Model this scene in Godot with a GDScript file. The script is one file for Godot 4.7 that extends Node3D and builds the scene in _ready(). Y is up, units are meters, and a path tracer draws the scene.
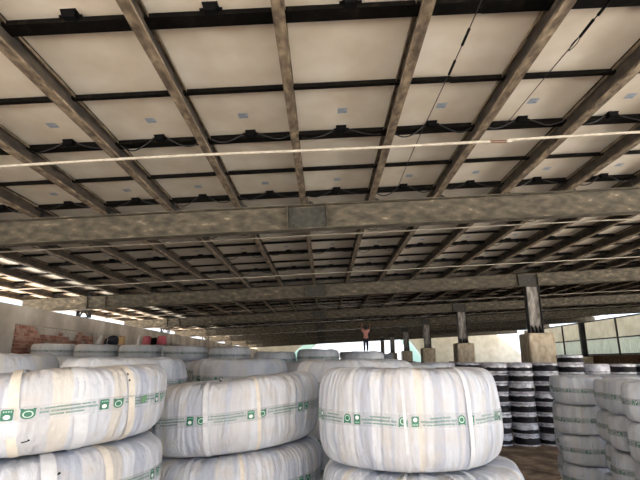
extends Node3D
# Storage shed roofed with solar panels; stacks of film-wrapped pipe coils on a dirt floor.
# X to the right, depth d away from the camera (z = -d), heights "up" measured from eye level.

const EYE := 1.9
const SLOPE := 0.052          # the roof climbs to the right
const BAY := 8.1              # girder spacing
const G0 := 7.26              # first girder in view
const ROW := 2.025            # one panel row
const ROW0 := 3.13            # a joint between two panel rows
const PX0 := -0.31            # a purlin line
const PITCH := 1.05          # purlin spacing
const X_MIN := -9            # purlin numbers
const X_MAX := 21
const FRONT_X := 7.3          # roof of the nearest bay cut off here, unseen, to let in light
const POST_X := 6.65
const FENCE_X := 21.4
const WALL_X := -7.6

var M := {}
var rng := RandomNumberGenerator.new()
var used := {}
var tape_up: StandardMaterial3D
var tape_down: StandardMaterial3D
var ORD := ["first", "second", "third", "fourth", "fifth", "sixth", "seventh", "eighth", "ninth", "tenth", "eleventh", "twelfth", "thirteenth", "fourteenth", "fifteenth", "sixteenth"]

# ------------------------------------------------------------------ helpers
func P(x: float, up: float, d: float) -> Vector3:
	return Vector3(x, EYE + up, -d)

func numbered(n: String) -> String:
	if not used.has(n):
		used[n] = 0
		return n
	used[n] += 1
	return "%s_%03d" % [n, used[n]]

func tag(o: Node, label: String, category: String, group := "") -> Node:
	o.set_meta("label", label)
	o.set_meta("category", category)
	if group != "":
		o.set_meta("group", group)
	return o

func thing(called: String, at: Vector3, label: String, category: String, group := "") -> Node3D:
	var o := Node3D.new()
	o.name = numbered(called)
	add_child(o)
	o.position = at
	tag(o, label, category, group)
	return o

func setting(called: String, at := Vector3.ZERO) -> Node3D:
	var o := Node3D.new()
	o.name = called
	add_child(o)
	o.position = at
	o.set_meta("kind", "structure")
	return o

func part(mesh: Mesh, called: String, mat: Material, parent: Node, at := Vector3.ZERO, basis := Basis.IDENTITY) -> MeshInstance3D:
	var o := MeshInstance3D.new()
	o.mesh = mesh
	o.name = called
	if mat:
		o.material_override = mat
	o.transform = Transform3D(basis, at)
	parent.add_child(o, true)
	return o

func mb() -> SurfaceTool:
	var st := SurfaceTool.new()
	st.begin(Mesh.PRIMITIVE_TRIANGLES)
	st.set_smooth_group(-1)
	return st

func done(st: SurfaceTool) -> ArrayMesh:
	st.generate_normals()
	return st.commit()

func quad(st: SurfaceTool, a: Vector3, b: Vector3, c: Vector3, d: Vector3) -> void:
	# clockwise seen from outside
	for v in [a, b, c, a, c, d]:
		st.add_vertex(v)

func box(st: SurfaceTool, c: Vector3, s: Vector3, b := Basis.IDENTITY) -> void:
	var h := s * 0.5
	var p := []
	for i in 8:
		p.append(c + b * Vector3(h.x if i & 1 else -h.x, h.y if i & 2 else -h.y, h.z if i & 4 else -h.z))
	quad(st, p[4], p[6], p[7], p[5])
	quad(st, p[1], p[3], p[2], p[0])
	quad(st, p[5], p[7], p[3], p[1])
	quad(st, p[0], p[2], p[6], p[4])
	quad(st, p[6], p[2], p[3], p[7])
	quad(st, p[0], p[4], p[5], p[1])

func bevel_box(st: SurfaceTool, c: Vector3, s: Vector3, e: float) -> void:
	# a box with chamfered vertical and top edges
	var h := s * 0.5
	var lo := _ring(h.x, h.z, e, -h.y)
	var mid := _ring(h.x, h.z, e, h.y - e)
	var top := _ring(h.x - e, h.z - e, e, h.y)
	for i in 8:
		var j := (i + 1) % 8
		quad(st, c + lo[i], c + lo[j], c + mid[j], c + mid[i])
		quad(st, c + mid[i], c + mid[j], c + top[j], c + top[i])
	for i in range(1, 7):
		for v in [top[0], top[i], top[i + 1]]:
			st.add_vertex(c + v)
		for v in [lo[0], lo[i + 1], lo[i]]:
			st.add_vertex(c + v)

func _ring(x: float, z: float, e: float, y: float) -> Array:
	return [Vector3(x, y, z - e), Vector3(x - e, y, z), Vector3(-x + e, y, z), Vector3(-x, y, z - e), Vector3(-x, y, -z + e), Vector3(-x + e, y, -z), Vector3(x - e, y, -z), Vector3(x, y, -z + e)]

func tube(st: SurfaceTool, pts: Array, r: float, n := 6) -> void:
	var rings := []
	for i in pts.size():
		var t: Vector3 = (pts[mini(i + 1, pts.size() - 1)] - pts[maxi(i - 1, 0)]).normalized()
		var s := t.cross(Vector3.UP if absf(t.y) < 0.9 else Vector3.RIGHT).normalized()
		var u := s.cross(t)
		var ring := []
		for k in n:
			var a := TAU * k / n
			ring.append(pts[i] + (s * cos(a) + u * sin(a)) * r)
		rings.append(ring)
	st.set_smooth_group(1)
	for i in pts.size() - 1:
		for k in n:
			var l := (k + 1) % n
			quad(st, rings[i][l], rings[i + 1][l], rings[i + 1][k], rings[i][k])
	st.set_smooth_group(-1)
	for k in range(1, n - 1):
		for v in [rings[0][0], rings[0][k + 1], rings[0][k]]:
			st.add_vertex(v)
		var e: Array = rings[pts.size() - 1]
		for v in [e[0], e[k], e[k + 1]]:
			st.add_vertex(v)

func lathe(st: SurfaceTool, prof: Array, n: int, at := Vector3.ZERO) -> void:
	# profile of Vector2(radius, height), bottom to top on the outside
	st.set_smooth_group(1)
	for i in prof.size() - 1:
		for k in n:
			var a := TAU * k / n
			var b := TAU * (k + 1) / n
			var p0 := at + Vector3(prof[i].x * cos(a), prof[i].y, prof[i].x * sin(a))
			var p1 := at + Vector3(prof[i].x * cos(b), prof[i].y, prof[i].x * sin(b))
			var q0 := at + Vector3(prof[i + 1].x * cos(a), prof[i + 1].y, prof[i + 1].x * sin(a))
			var q1 := at + Vector3(prof[i + 1].x * cos(b), prof[i + 1].y, prof[i + 1].x * sin(b))
			if prof[i].x < 1e-5:
				for v in [p0, q1, q0]:
					st.add_vertex(v)
			elif prof[i + 1].x < 1e-5:
				for v in [p0, p1, q0]:
					st.add_vertex(v)
			else:
				quad(st, p0, p1, q1, q0)
	st.set_smooth_group(-1)

# ------------------------------------------------------------------ materials
func noise_tex(cols: Array, offs: Array, freq: float, seed_: int, kind := 0, octaves := 4) -> NoiseTexture2D:
	var n := FastNoiseLite.new()
	n.seed = seed_
	n.noise_type = FastNoiseLite.TYPE_SIMPLEX_SMOOTH if kind == 0 else FastNoiseLite.TYPE_CELLULAR
	n.frequency = freq
	n.fractal_octaves = octaves
	var t := NoiseTexture2D.new()
	t.width = 512
	t.height = 512
	t.seamless = true
	t.noise = n
	var g := Gradient.new()
	g.offsets = PackedFloat32Array(offs)
	g.colors = PackedColorArray(cols)
	t.color_ramp = g
	return t

func grey_tex(freq: float, seed_: int, octaves := 4) -> NoiseTexture2D:
	return noise_tex([Color.BLACK, Color.WHITE], [0.0, 1.0], freq, seed_, 0, octaves)

func mat(c: Color, rough := 0.7, metal := 0.0) -> StandardMaterial3D:
	var m := StandardMaterial3D.new()
	m.albedo_color = c
	m.roughness = rough
	m.metallic = metal
	return m

func tri(cols: Array, offs: Array, freq: float, seed_: int, scale: Vector3, rough := 0.8, relief := 0.0) -> StandardMaterial3D:
	var m := mat(Color.WHITE, rough)
	m.albedo_texture = noise_tex(cols, offs, freq, seed_)
	m.uv1_triplanar = true
	m.uv1_world_triplanar = true
	m.uv1_scale = scale
	if relief > 0.0:
		m.heightmap_enabled = true
		m.heightmap_scale = relief
		m.heightmap_texture = grey_tex(freq * 1.7, seed_ + 50)
	return m

func materials() -> void:
	M.purlin = tri([Color("3f352a"), Color("5d5143"), Color("726553"), Color("857763"), Color("aa9d87")], [0.05, 0.34, 0.52, 0.72, 0.98], 0.014, 3, Vector3(1.1, 1.1, 0.5), 0.75)
	M.purlin.detail_enabled = true
	M.purlin.detail_blend_mode = BaseMaterial3D.BLEND_MODE_MUL
	M.purlin.detail_albedo = noise_tex([Color("8f8a84"), Color("e6e3df"), Color("ffffff")], [0.12, 0.3, 0.6], 0.03, 4)
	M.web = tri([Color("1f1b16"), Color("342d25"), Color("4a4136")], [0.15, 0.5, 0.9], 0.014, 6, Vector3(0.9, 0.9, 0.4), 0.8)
	M.rail = tri([Color("080706"), Color("0f0d0b"), Color("29231c")], [0.2, 0.65, 0.98], 0.02, 5, Vector3(0.8, 0.8, 0.8), 0.7)
	M.girder = tri([Color("312c23"), Color("423c31"), Color("4e483b"), Color("5c5445"), Color("958974")], [0.05, 0.35, 0.55, 0.78, 0.98], 0.016, 11, Vector3(0.4, 0.8, 0.8), 0.75)
	M.splice = tri([Color("26251f"), Color("302f29"), Color("403f37")], [0.2, 0.55, 0.9], 0.02, 12, Vector3(0.8, 0.8, 0.8), 0.65)
	M.column = tri([Color("5a554f"), Color("76716a"), Color("8f8a83"), Color("b4b0a8")], [0.05, 0.35, 0.6, 0.95], 0.012, 14, Vector3(0.9, 0.35, 0.9), 0.6)
	M.dark_steel = tri([Color("17171a"), Color("222224"), Color("37353a")], [0.2, 0.6, 0.95], 0.02, 15, Vector3(0.6, 0.6, 0.6), 0.6)
	M.concrete = tri([Color("b3a287"), Color("c7b79c"), Color("d4c6ad"), Color("e0d5c0")], [0.1, 0.4, 0.65, 0.95], 0.01, 16, Vector3(0.8, 0.5, 0.8), 0.9, 0.3)
	M.rail.metallic_specular = 0.2
	M.back = mat(Color("e6e2da"), 0.5)
	M.back.albedo_texture = noise_tex([Color("e9e2d6"), Color("f4efe6"), Color("fffdf8")], [0.1, 0.5, 0.9], 0.006, 21)
	M.back.uv1_triplanar = true
	M.back.uv1_world_triplanar = true
	M.back.uv1_scale = Vector3(0.45, 0.45, 0.45)
	M.frame = mat(Color("0f0e0d"), 0.6)
	M.frame.metallic_specular = 0.2
	M.black = mat(Color("0b0b0c"), 0.85)
	M.black.metallic_specular = 0.2
	M.wire = mat(Color("17161a"), 0.6)
	M.wall = tri([Color("ada396"), Color("bdb3a6"), Color("c9c0b4"), Color("d6cfc5")], [0.1, 0.4, 0.65, 0.95], 0.007, 31, Vector3(0.25, 0.25, 0.25), 0.95, 0.4)
	M.brick = []
	for i in 4:
		var a: Color = [Color("b37a66"), Color("bd8872"), Color("a26e5c"), Color("c69c88")][i]
		M.brick.append(tri([a.darkened(0.25), a, a.lightened(0.15)], [0.15, 0.5, 0.9], 0.02, 40 + i, Vector3(1.5, 1.5, 1.5), 0.95))
	M.mortar = tri([Color("a89d90"), Color("bdb3a6")], [0.2, 0.8], 0.02, 47, Vector3(1, 1, 1), 0.95)
	M.dirt = tri([Color("6f5c47"), Color("8d775f"), Color("a38d72"), Color("b8a48a")], [0.12, 0.4, 0.62, 0.92], 0.012, 51, Vector3(0.22, 0.22, 0.22), 0.97, 2.0)
	M.dirt.detail_enabled = true
	M.dirt.detail_albedo = noise_tex([Color("b9b0a6"), Color("e8e3dd"), Color("ffffff")], [0.1, 0.45, 0.9], 0.03, 52)
	M.dirt.detail_blend_mode = BaseMaterial3D.BLEND_MODE_MUL
	M.added_yard = tri([Color("a09c97"), Color("b5b1ac"), Color("c6c3bf"), Color("d4d2cf")], [0.1, 0.4, 0.65, 0.95], 0.01, 54, Vector3(0.12, 0.12, 0.12), 0.95)
	M.brown_wall = tri([Color("5c4634"), Color("74593f"), Color("876b50")], [0.15, 0.5, 0.9], 0.012, 53, Vector3(0.5, 0.5, 0.5), 0.95, 0.4)
	M.film = mat(Color.WHITE, 0.42)
	M.film.vertex_color_use_as_albedo = true
	M.film.normal_enabled = true
	M.film.normal_scale = 1.3
	var nt := NoiseTexture2D.new()
	nt.width = 512
	nt.height = 512
	nt.seamless = true
	nt.as_normal_map = true
	nt.bump_strength = 6.0
	var fn := FastNoiseLite.new()
	fn.seed = 77
	fn.frequency = 0.012
	fn.fractal_octaves = 4
	nt.noise = fn
	M.film.normal_texture = nt
	M.film.uv1_scale = Vector3(12.0, 1.0, 1.0)
	M.cream_tape = tri([Color("d2cabb"), Color("ddd6c9"), Color("e6e1d6")], [0.2, 0.5, 0.9], 0.02, 61, Vector3(2, 2, 2), 0.5)
	M.white_tape = tri([Color("c6c9cf"), Color("d3d6da"), Color("dee0e3")], [0.2, 0.5, 0.9], 0.02, 62, Vector3(2, 2, 2), 0.45)
	M.smear = mat(Color("6f9a72"), 0.6)
	M.pipe_black = mat(Color("16141a"), 0.38)
	M.clear_wrap = tri([Color("8f8b96"), Color("b9b7bf"), Color("d4d4da"), Color("f4f4f6")], [0.1, 0.4, 0.6, 0.9], 0.008, 63, Vector3(1.5, 1.5, 1.5), 0.22)
	M.white_pipe = tri([Color("968f82"), Color("a59e91"), Color("b5aea2")], [0.2, 0.5, 0.9], 0.02, 64, Vector3(1, 1, 1), 0.4)
	M.rod = mat(Color("a79f92"), 0.5)
	M.cream_sheet = tri([Color("d8d5cc"), Color("e2e0d8"), Color("ebe9e3")], [0.15, 0.5, 0.9], 0.01, 71, Vector3(0.2, 0.2, 0.2), 0.7)
	M.cream_sheet.backlight_enabled = true
	M.cream_sheet.backlight = Color(0.9, 0.9, 0.88)
	M.teal_sheet = mat(Color("e9f4f1"), 0.5)
	M.teal_sheet.backlight_enabled = true
	M.teal_sheet.backlight = Color(0.9, 1.0, 0.99)
	M.pale_sheet = tri([Color("cdccc8"), Color("dcdbd8"), Color("eae9e6")], [0.15, 0.5, 0.9], 0.02, 73, Vector3(0.9, 0.15, 0.9), 0.5)
	M.pale_sheet.backlight_enabled = true
	M.pale_sheet.backlight = Color(0.97, 1.0, 0.97)
	M.navy = tri([Color("0e1220"), Color("171c2e"), Color("222840")], [0.2, 0.5, 0.9], 0.02, 81, Vector3(2, 2, 2), 0.8)
	M.white_cloth = tri([Color("d9d4cf"), Color("e9e6e2")], [0.2, 0.8], 0.02, 82, Vector3(2, 2, 2), 0.8)
	M.carton = tri([Color("b48f62"), Color("c8a678"), Color("d4b68c")], [0.2, 0.5, 0.9], 0.02, 83, Vector3(2, 2, 2), 0.85)
	M.red = mat(Color("bf5f6a"), 0.45)
	M.skin = mat(Color("8d5f45"), 0.6)
	M.shirt = tri([Color("e39a8e"), Color("edaca1"), Color("f3bab0")], [0.2, 0.5, 0.9], 0.03, 84, Vector3(2, 2, 2), 0.9)
	M.trousers = mat(Color("353b4d"), 0.9)
	M.hair = mat(Color("120e0c"), 0.7)
	# printed tape: green emblems and lines of small lettering, one repeat
	var img := Image.create(1024, 240, false, Image.FORMAT_RGBA8)
	img.fill(Color(0.84, 0.87, 0.88, 0.22))
	var green := Color("1c6b50")
	var r := RandomNumberGenerator.new()
	r.seed = 5
	# square emblem with a white disc in its upper half
	for y in range(40, 210):
		for x in range(40, 160):
			var q := Vector2(x - 100, y - 95)
			var corner := Vector2(maxf(absf(x - 100.0) - 40.0, 0), maxf(absf(y - 125.0) - 65.0, 0)).length()
			if corner < 20.0:
				img.set_pixel(x, y, Color("eef2f0") if q.length() < 34.0 else green)
	for k in 4:
		img.fill_rect(Rect2i(56 + k * 24, 165, 14, 24), Color("9dc3b2"))
	# three lines of lettering
	for line in [[60, 26, 330, 700], [112, 30, 190, 815], [172, 22, 190, 815]]:
		var x: int = line[2]
		while x < line[3]:
			var w := r.randi_range(9, 17)
			if r.randf() < 0.14:
				x += 16
				continue
			var hgt: int = line[1]
			var s := r.randi_range(0, 3)
			img.fill_rect(Rect2i(x, line[0], 5, hgt), green)
			if s != 1:
				img.fill_rect(Rect2i(x, line[0], w, 5), green)
			if s != 2:
				img.fill_rect(Rect2i(x, line[0] + hgt - 5, w, 5), green)
			if s != 0:
				img.fill_rect(Rect2i(x + w - 5, line[0], 5, hgt), green)
			else:
				img.fill_rect(Rect2i(x, line[0] + hgt / 2 - 2, w, 5), green)
			x += w + 6
	# round-topped emblem with spread feet
	for y in range(30, 215):
		for x in range(840, 1010):
			var q := Vector2(x - 925, y - 115)
			var inside := q.length() < 74.0 or (y > 115 and y < 190 and absf(q.x) < 74.0)
			if y >= 168 and y < 205 and absf(q.x) < 60.0 + (y - 168) * 0.65:
				inside = true
			var hollow := (q.length() < 54.0 and q.length() > 40.0) or (absf(q.x) < 30.0 and y > 150 and y < 162)
			if y > 192 and absf(q.x) < 48.0:
				inside = false
			if inside:
				img.set_pixel(x, y, Color("b9d3c6") if hollow else green)
	var img2: Image = img.duplicate()
	img2.rotate_180()
	for up in [true, false]:
		var m := mat(Color.WHITE, 0.35)
		m.transparency = BaseMaterial3D.TRANSPARENCY_ALPHA
		m.albedo_texture = ImageTexture.create_from_image(img if up else img2)
		m.uv1_scale = Vector3(11, 1, 1)
		if up:
			tape_up = m
		else:
			tape_down = m

# ------------------------------------------------------------------ wrapped coils
func sp(v: float, n: float) -> float:
	return signf(v) * pow(absf(v), 2.0 / n)

# returns {wrap: Mesh, tape: Mesh, spec...}; s0/s1 are the tilts of the lower and upper face
func coil_shape(R: float, rin: float, h: float, nseg: int, m: int, seed_: int, s0 := 0.0, s1 := 0.0, lumps := 0.012, sq := 3.0, stripe := Vector2(0.03, 0.09), dirty := 0.3, pale := 0.0) -> Dictionary:
	var rg := RandomNumberGenerator.new()
	rg.seed = seed_
	var nz := FastNoiseLite.new()
	nz.seed = seed_
	nz.frequency = 1.0
	nz.fractal_octaves = 2
	var starts := []
	var tones := []
	var offs := []
	var a0 := 0.0
	while a0 < TAU:
		starts.append(a0)
		var t := rg.randf()
		var c: Color
		if t < 0.42:
			c = Color(0.61, 0.64, 0.695)
		elif t < 0.72:
			c = Color(0.45, 0.485, 0.565)
		elif t < 0.94:
			c = Color(0.54, 0.55, 0.58)
		else:
			c = Color(0.64, 0.615, 0.57)
		tones.append(c * rg.randf_range(0.93, 1.04))
		offs.append(-rg.randf_range(0.0, 0.006))
		a0 += rg.randf_range(stripe.x, stripe.y) / R
	var rc := (R + rin) * 0.5
	var aw := (R - rin) * 0.5
	var V := PackedVector3Array()
	var C := PackedColorArray()
	var U := PackedVector2Array()
	V.resize((nseg + 1) * (m + 1))
	C.resize(V.size())
	U.resize(V.size())
	for i in nseg + 1:
		var phi := TAU * (i % nseg) / nseg
		var cp := cos(phi)
		var sn := sin(phi)
		var sk := 0.05 * nz.get_noise_2d(cp * 2.0 + 9.0, sn * 2.0)
		for j in m + 1:
			var a := TAU * (j % m) / m
			var ca := cos(a)
			var sa := sin(a)
			var rr := rc + aw * sp(ca, sq)
			var yy := h * 0.5 * (1.0 + sp(sa, sq))
			var fe := fposmod(phi + sk * (yy / h - 0.5) * 2.0, TAU)
			var k := starts.bsearch(fe) - 1
			k = clampi(k, 0, starts.size() - 1)
			var big := lumps * nz.get_noise_3d(cp * 1.6, sn * 1.6, yy * 3.0)
			var fine: float = 0.006 * nz.get_noise_2d(fe * R * 26.0, yy * 4.0 + 40.0)
			var o: float = offs[k] + big + minf(fine, 0.001)
			rr += ca * o
			if sa < 0.0:
				yy += absf(sa) * absf(fine) * 0.5
			else:
				yy += sa * (o - 0.004)
			yy = clampf(yy, 0.001, h - 0.001)
			var x := rr * cp
			yy += x * lerpf(s0, s1, clampf(yy / h, 0.0, 1.0))
			var idx := i * (m + 1) + j
			V[idx] = Vector3(x, yy, rr * sn)
			U[idx] = Vector2(float(i) / nseg * R / 0.6, float(j) / m)
			# grime and yellowing in blotches of their own
			var g := nz.get_noise_3d(cp * 5.0 + 30.0, yy * 9.0, sn * 5.0)
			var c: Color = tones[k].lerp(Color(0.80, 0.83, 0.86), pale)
			if g > 0.12:
				c = c.lerp(Color(0.52, 0.47, 0.40), minf(0.5, (g - 0.12) * 1.6) * dirty * 2.0)
			C[idx] = c
	var N := PackedVector3Array()
	N.resize(V.size())
	var I := PackedInt32Array()
	for i in nseg + 1:
		for j in m + 1:
			var i0 := (i - 1 + nseg) % nseg
			var i1 := (i + 1) % nseg
			var j0 := (j - 1 + m) % m
			var j1 := (j + 1) % m
			var du := V[i1 * (m + 1) + j] - V[i0 * (m + 1) + j]
			var dv := V[i * (m + 1) + j1] - V[i * (m + 1) + j0]
			N[i * (m + 1) + j] = dv.cross(du).normalized()
			if i < nseg and j < m:
				var q := i * (m + 1) + j
				I.append_array([q, q + m + 2, q + 1, q, q + m + 1, q + m + 2])
	var arr := []
	arr.resize(Mesh.ARRAY_MAX)
	arr[Mesh.ARRAY_VERTEX] = V
	arr[Mesh.ARRAY_NORMAL] = N
	arr[Mesh.ARRAY_COLOR] = C
	arr[Mesh.ARRAY_TEX_UV] = U
	arr[Mesh.ARRAY_INDEX] = I
	var wrap := ArrayMesh.new()
	wrap.add_surface_from_arrays(Mesh.PRIMITIVE_TRIANGLES, arr)
	# printed tape round the outside
	var st := mb()
	st.set_smooth_group(1)
	var n2 := maxi(48, nseg / 2)
	var prev := []
	for i in n2 + 1:
		var phi := TAU * i / n2
		var col := []
		for jj in 3:
			var yy := h * 0.5 + (jj - 1) * 0.036 * minf(1.0, h / 0.42) + 0.004 * nz.get_noise_1d(cos(phi) * 3.0 + 7.0)
			var yn := clampf(2.0 * yy / h - 1.0, -1.0, 1.0)
			var big := lumps * nz.get_noise_3d(cos(phi) * 1.6, sin(phi) * 1.6, yy * 3.0)
			var rr := rc + aw * pow(maxf(0.0, 1.0 - pow(absf(yn), sq)), 1.0 / sq) + maxf(big, big * 0.8) + 0.0035
			var x := rr * cos(phi)
			col.append([Vector3(x, yy + x * lerpf(s0, s1, yy / h), rr * sin(phi)), Vector2(1.0 - float(i) / n2, 1.0 - jj * 0.5)])
		if i > 0:
			for jj in 2:
				for v in [prev[jj], col[jj + 1], prev[jj + 1], prev[jj], col[jj], col[jj + 1]]:
					st.set_uv(v[1])
					st.add_vertex(v[0])
		prev = col
	return {"wrap": wrap, "tape": done(st), "R": R, "rin": rin, "h": h, "s0": s0, "s1": s1, "sq": sq}

# a strap wound once round the section of a coil at angle phi
func strap_mesh(c: Dictionary, phi: float, wide: float, lean := 0.0) -> ArrayMesh:
	var st := mb()
	st.set_smooth_group(1)
	var rc: float = (c.R + c.rin) * 0.5
	var aw: float = (c.R - c.rin) * 0.5 + 0.006
	var prev := []
	for j in 41:
		var a := TAU * j / 40
		var rr: float = rc + aw * sp(cos(a), c.sq)
		var yy: float = c.h * 0.5 + (c.h * 0.5 + 0.003) * sp(sin(a), c.sq)
		yy = clampf(yy, 0.002, c.h + 0.003)
		var f: float = phi + lean * (yy / c.h - 0.5)
		var row := []
		for s in [-0.5, 0.5]:
			var g: float = f + s * wide / c.R
			var x: float = rr * cos(g)
			row.append(Vector3(x, yy + x * lerpf(c.s0, c.s1, clampf(yy / c.h, 0.0, 1.0)), rr * sin(g)))
		if j > 0:
			quad(st, prev[0], prev[1], row[1], row[0])
		prev = row
	return done(st)

# a ragged patch lying on the outer face of a coil
func patch_mesh(c: Dictionary, phi: float, yf: float, w: float, hgt: float, seed_: int) -> ArrayMesh:
	var rg := RandomNumberGenerator.new()
	rg.seed = seed_
	var st := mb()
	st.set_smooth_group(1)
	var rc: float = (c.R + c.rin) * 0.5
	var aw: float = (c.R - c.rin) * 0.5
	var pts := []
	for i in 13:
		var a := TAU * i / 12.0
		var k := 0.0 if i == 12 else rg.randf_range(0.65, 1.0)
		var du := cos(a) * w * 0.5 * k
		var dv := sin(a) * hgt * 0.5 * k
		if i == 12:
			du = 0.0
			dv = 0.0
		var yy: float = clampf(yf * c.h + dv + du * 0.25, 0.0, c.h)
		var rr: float = rc + aw * pow(maxf(0.0, 1.0 - pow(absf(2.0 * yy / c.h - 1.0), c.sq)), 1.0 / c.sq) + 0.009
		var g: float = phi - du / c.R
		var x: float = rr * cos(g)
		pts.append(Vector3(x, yy + x * lerpf(c.s0, c.s1, yy / c.h), rr * sin(g)))
	for i in 12:
		for v in [pts[12], pts[(i + 1) % 12], pts[i]]:
			st.add_vertex(v)
	return done(st)

func coil(c: Dictionary, at: Vector3, label: String, group: String, turn := 0.0, tape := 1, called := "wrapped_pipe_coil") -> Node3D:
	var o := thing(called, at, label, "pipe coil", group)
	o.rotation.y = turn
	part(c.wrap, "film_wrap", M.film, o)
	if tape:
		part(c.tape, "printed_tape", tape_up if tape > 0 else tape_down, o)
	return o

# ------------------------------------------------------------------ bodies as one surface (surface nets)
func nets(bones: Array, cell: float, k: float, st: SurfaceTool) -> void:
	var lo := Vector3.INF
	var hi := -Vector3.INF
	for b in bones:
		var r: float = maxf(b[2], b[3]) + cell * 3.0
		for e in [b[0], b[1]]:
			lo = lo.min(e - Vector3.ONE * r)
			hi = hi.max(e + Vector3.ONE * r)
	var n := Vector3i(((hi - lo) / cell).ceil()) + Vector3i.ONE
	var F := PackedFloat32Array()
	F.resize(n.x * n.y * n.z)
	F.fill(1.0)
	for b in bones:
		var a: Vector3 = b[0]
		var e: Vector3 = b[1]
		var flat: Vector3 = b[4] if b.size() > 4 else Vector3.ONE
		var r: float = maxf(b[2], b[3]) + cell * 3.0 + k
		var p0 := Vector3i(((a.min(e) - Vector3.ONE * r - lo) / cell).floor()).clamp(Vector3i.ZERO, n - Vector3i.ONE)
		var p1 := Vector3i(((a.max(e) + Vector3.ONE * r - lo) / cell).ceil()).clamp(Vector3i.ZERO, n - Vector3i.ONE)
		var ab := (e - a) * flat
		var l2 := maxf(ab.length_squared(), 1e-9)
		for z in range(p0.z, p1.z + 1):
			for y in range(p0.y, p1.y + 1):
				for x in range(p0.x, p1.x + 1):
					var p := (lo + Vector3(x, y, z) * cell - a) * flat
					var t := clampf(p.dot(ab) / l2, 0.0, 1.0)
					var d: float = (p - ab * t).length() - lerpf(b[2], b[3], t)
					var id := (z * n.y + y) * n.x + x
					var f := F[id]
					var hh := maxf(k - absf(f - d), 0.0) / k
					F[id] = minf(f, d) - hh * hh * k * 0.25
	var cellv := {}
	var sx := 1
	var sy := n.x
	var sz := n.x * n.y
	for z in n.z - 1:
		for y in n.y - 1:
			for x in n.x - 1:
				var id := (z * n.y + y) * n.x + x
				var inside := 0
				var sum := Vector3.ZERO
				var cnt := 0
				for c in 8:
					if F[id + (c & 1) * sx + ((c >> 1) & 1) * sy + ((c >> 2) & 1) * sz] < 0.0:
						inside += 1
				if inside == 0 or inside == 8:
					continue
				for c in 8:
					for ax in 3:
						if c & (1 << ax):
							continue
						var c2 := c | (1 << ax)
						var f0 := F[id + (c & 1) * sx + ((c >> 1) & 1) * sy + ((c >> 2) & 1) * sz]
						var f1 := F[id + (c2 & 1) * sx + ((c2 >> 1) & 1) * sy + ((c2 >> 2) & 1) * sz]
						if (f0 < 0.0) != (f1 < 0.0):
							var t := f0 / (f0 - f1)
							var q0 := Vector3(c & 1, (c >> 1) & 1, (c >> 2) & 1)
							var q1 := Vector3(c2 & 1, (c2 >> 1) & 1, (c2 >> 2) & 1)
							sum += q0.lerp(q1, t)
							cnt += 1
				cellv[id] = lo + (Vector3(x, y, z) + sum / cnt) * cell
	st.set_smooth_group(1)
	for id in cellv:
		var f0 := F[id]
		for ax in 3:
			var step: int = [sx, sy, sz][ax]
			var u: int = [sy, sz, sx][ax]
			var v: int = [sz, sx, sy][ax]
			var f1 := F[id + step]
			if (f0 < 0.0) == (f1 < 0.0):
				continue
			var ids := [id, id - u, id - u - v, id - v]
			if not (cellv.has(ids[1]) and cellv.has(ids[2]) and cellv.has(ids[3])):
				continue
			if f0 < 0.0:
				quad(st, cellv[ids[3]], cellv[ids[2]], cellv[ids[1]], cellv[ids[0]])
			else:
				quad(st, cellv[ids[0]], cellv[ids[1]], cellv[ids[2]], cellv[ids[3]])
	st.set_smooth_group(-1)

# ------------------------------------------------------------------ scene
func _ready() -> void:
	rng.seed = 20
	# camera
	var cam := Camera3D.new()
	cam.name = "camera"
	add_child(cam)
	cam.position = Vector3(0, EYE, 0)
	cam.rotation = Vector3(deg_to_rad(14.26), 0.0081, 0)
	cam.fov = 53.13
	cam.near = 0.05
	cam.far = 400.0
	cam.current = true
	# sky, sun, exposure
	var we := WorldEnvironment.new()
	we.name = "environment"
	var env := Environment.new()
	env.background_mode = Environment.BG_SKY
	var sky := Sky.new()
	var sm := ProceduralSkyMaterial.new()
	sm.sky_top_color = Color(0.62, 0.74, 0.9)
	sm.sky_horizon_color = Color(0.93, 0.95, 0.97)
	sm.ground_horizon_color = Color(0.7, 0.66, 0.6)
	sm.ground_bottom_color = Color(0.5, 0.45, 0.4)
	sm.sun_angle_max = 4.0
	sky.sky_material = sm
	env.sky = sky
	env.background_energy_multiplier = 0.6
	env.tonemap_mode = Environment.TONE_MAPPER_LINEAR
	env.tonemap_exposure = 3.8
	env.sdfgi_enabled = true
	env.ssao_enabled = true
	env.ssil_enabled = true
	we.environment = env
	add_child(we)
	var sun := DirectionalLight3D.new()
	sun.name = "sun"
	sun.light_energy = 5.5
	sun.light_color = Color(1.0, 0.975, 0.94)
	sun.light_angular_distance = 0.6
	sun.shadow_enabled = true
	add_child(sun)
	sun.look_at_from_position(Vector3(-6, 11, 4.5), Vector3.ZERO)

	materials()
	build_ground_and_walls()
	build_roof()
	build_girders()
	build_fence_and_far_end()
	build_front_coils()
	build_back_coils()
	build_black_coils()
	build_small_white_coils()
	build_rods_and_cables()
	build_small_things()
	build_person()

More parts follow.
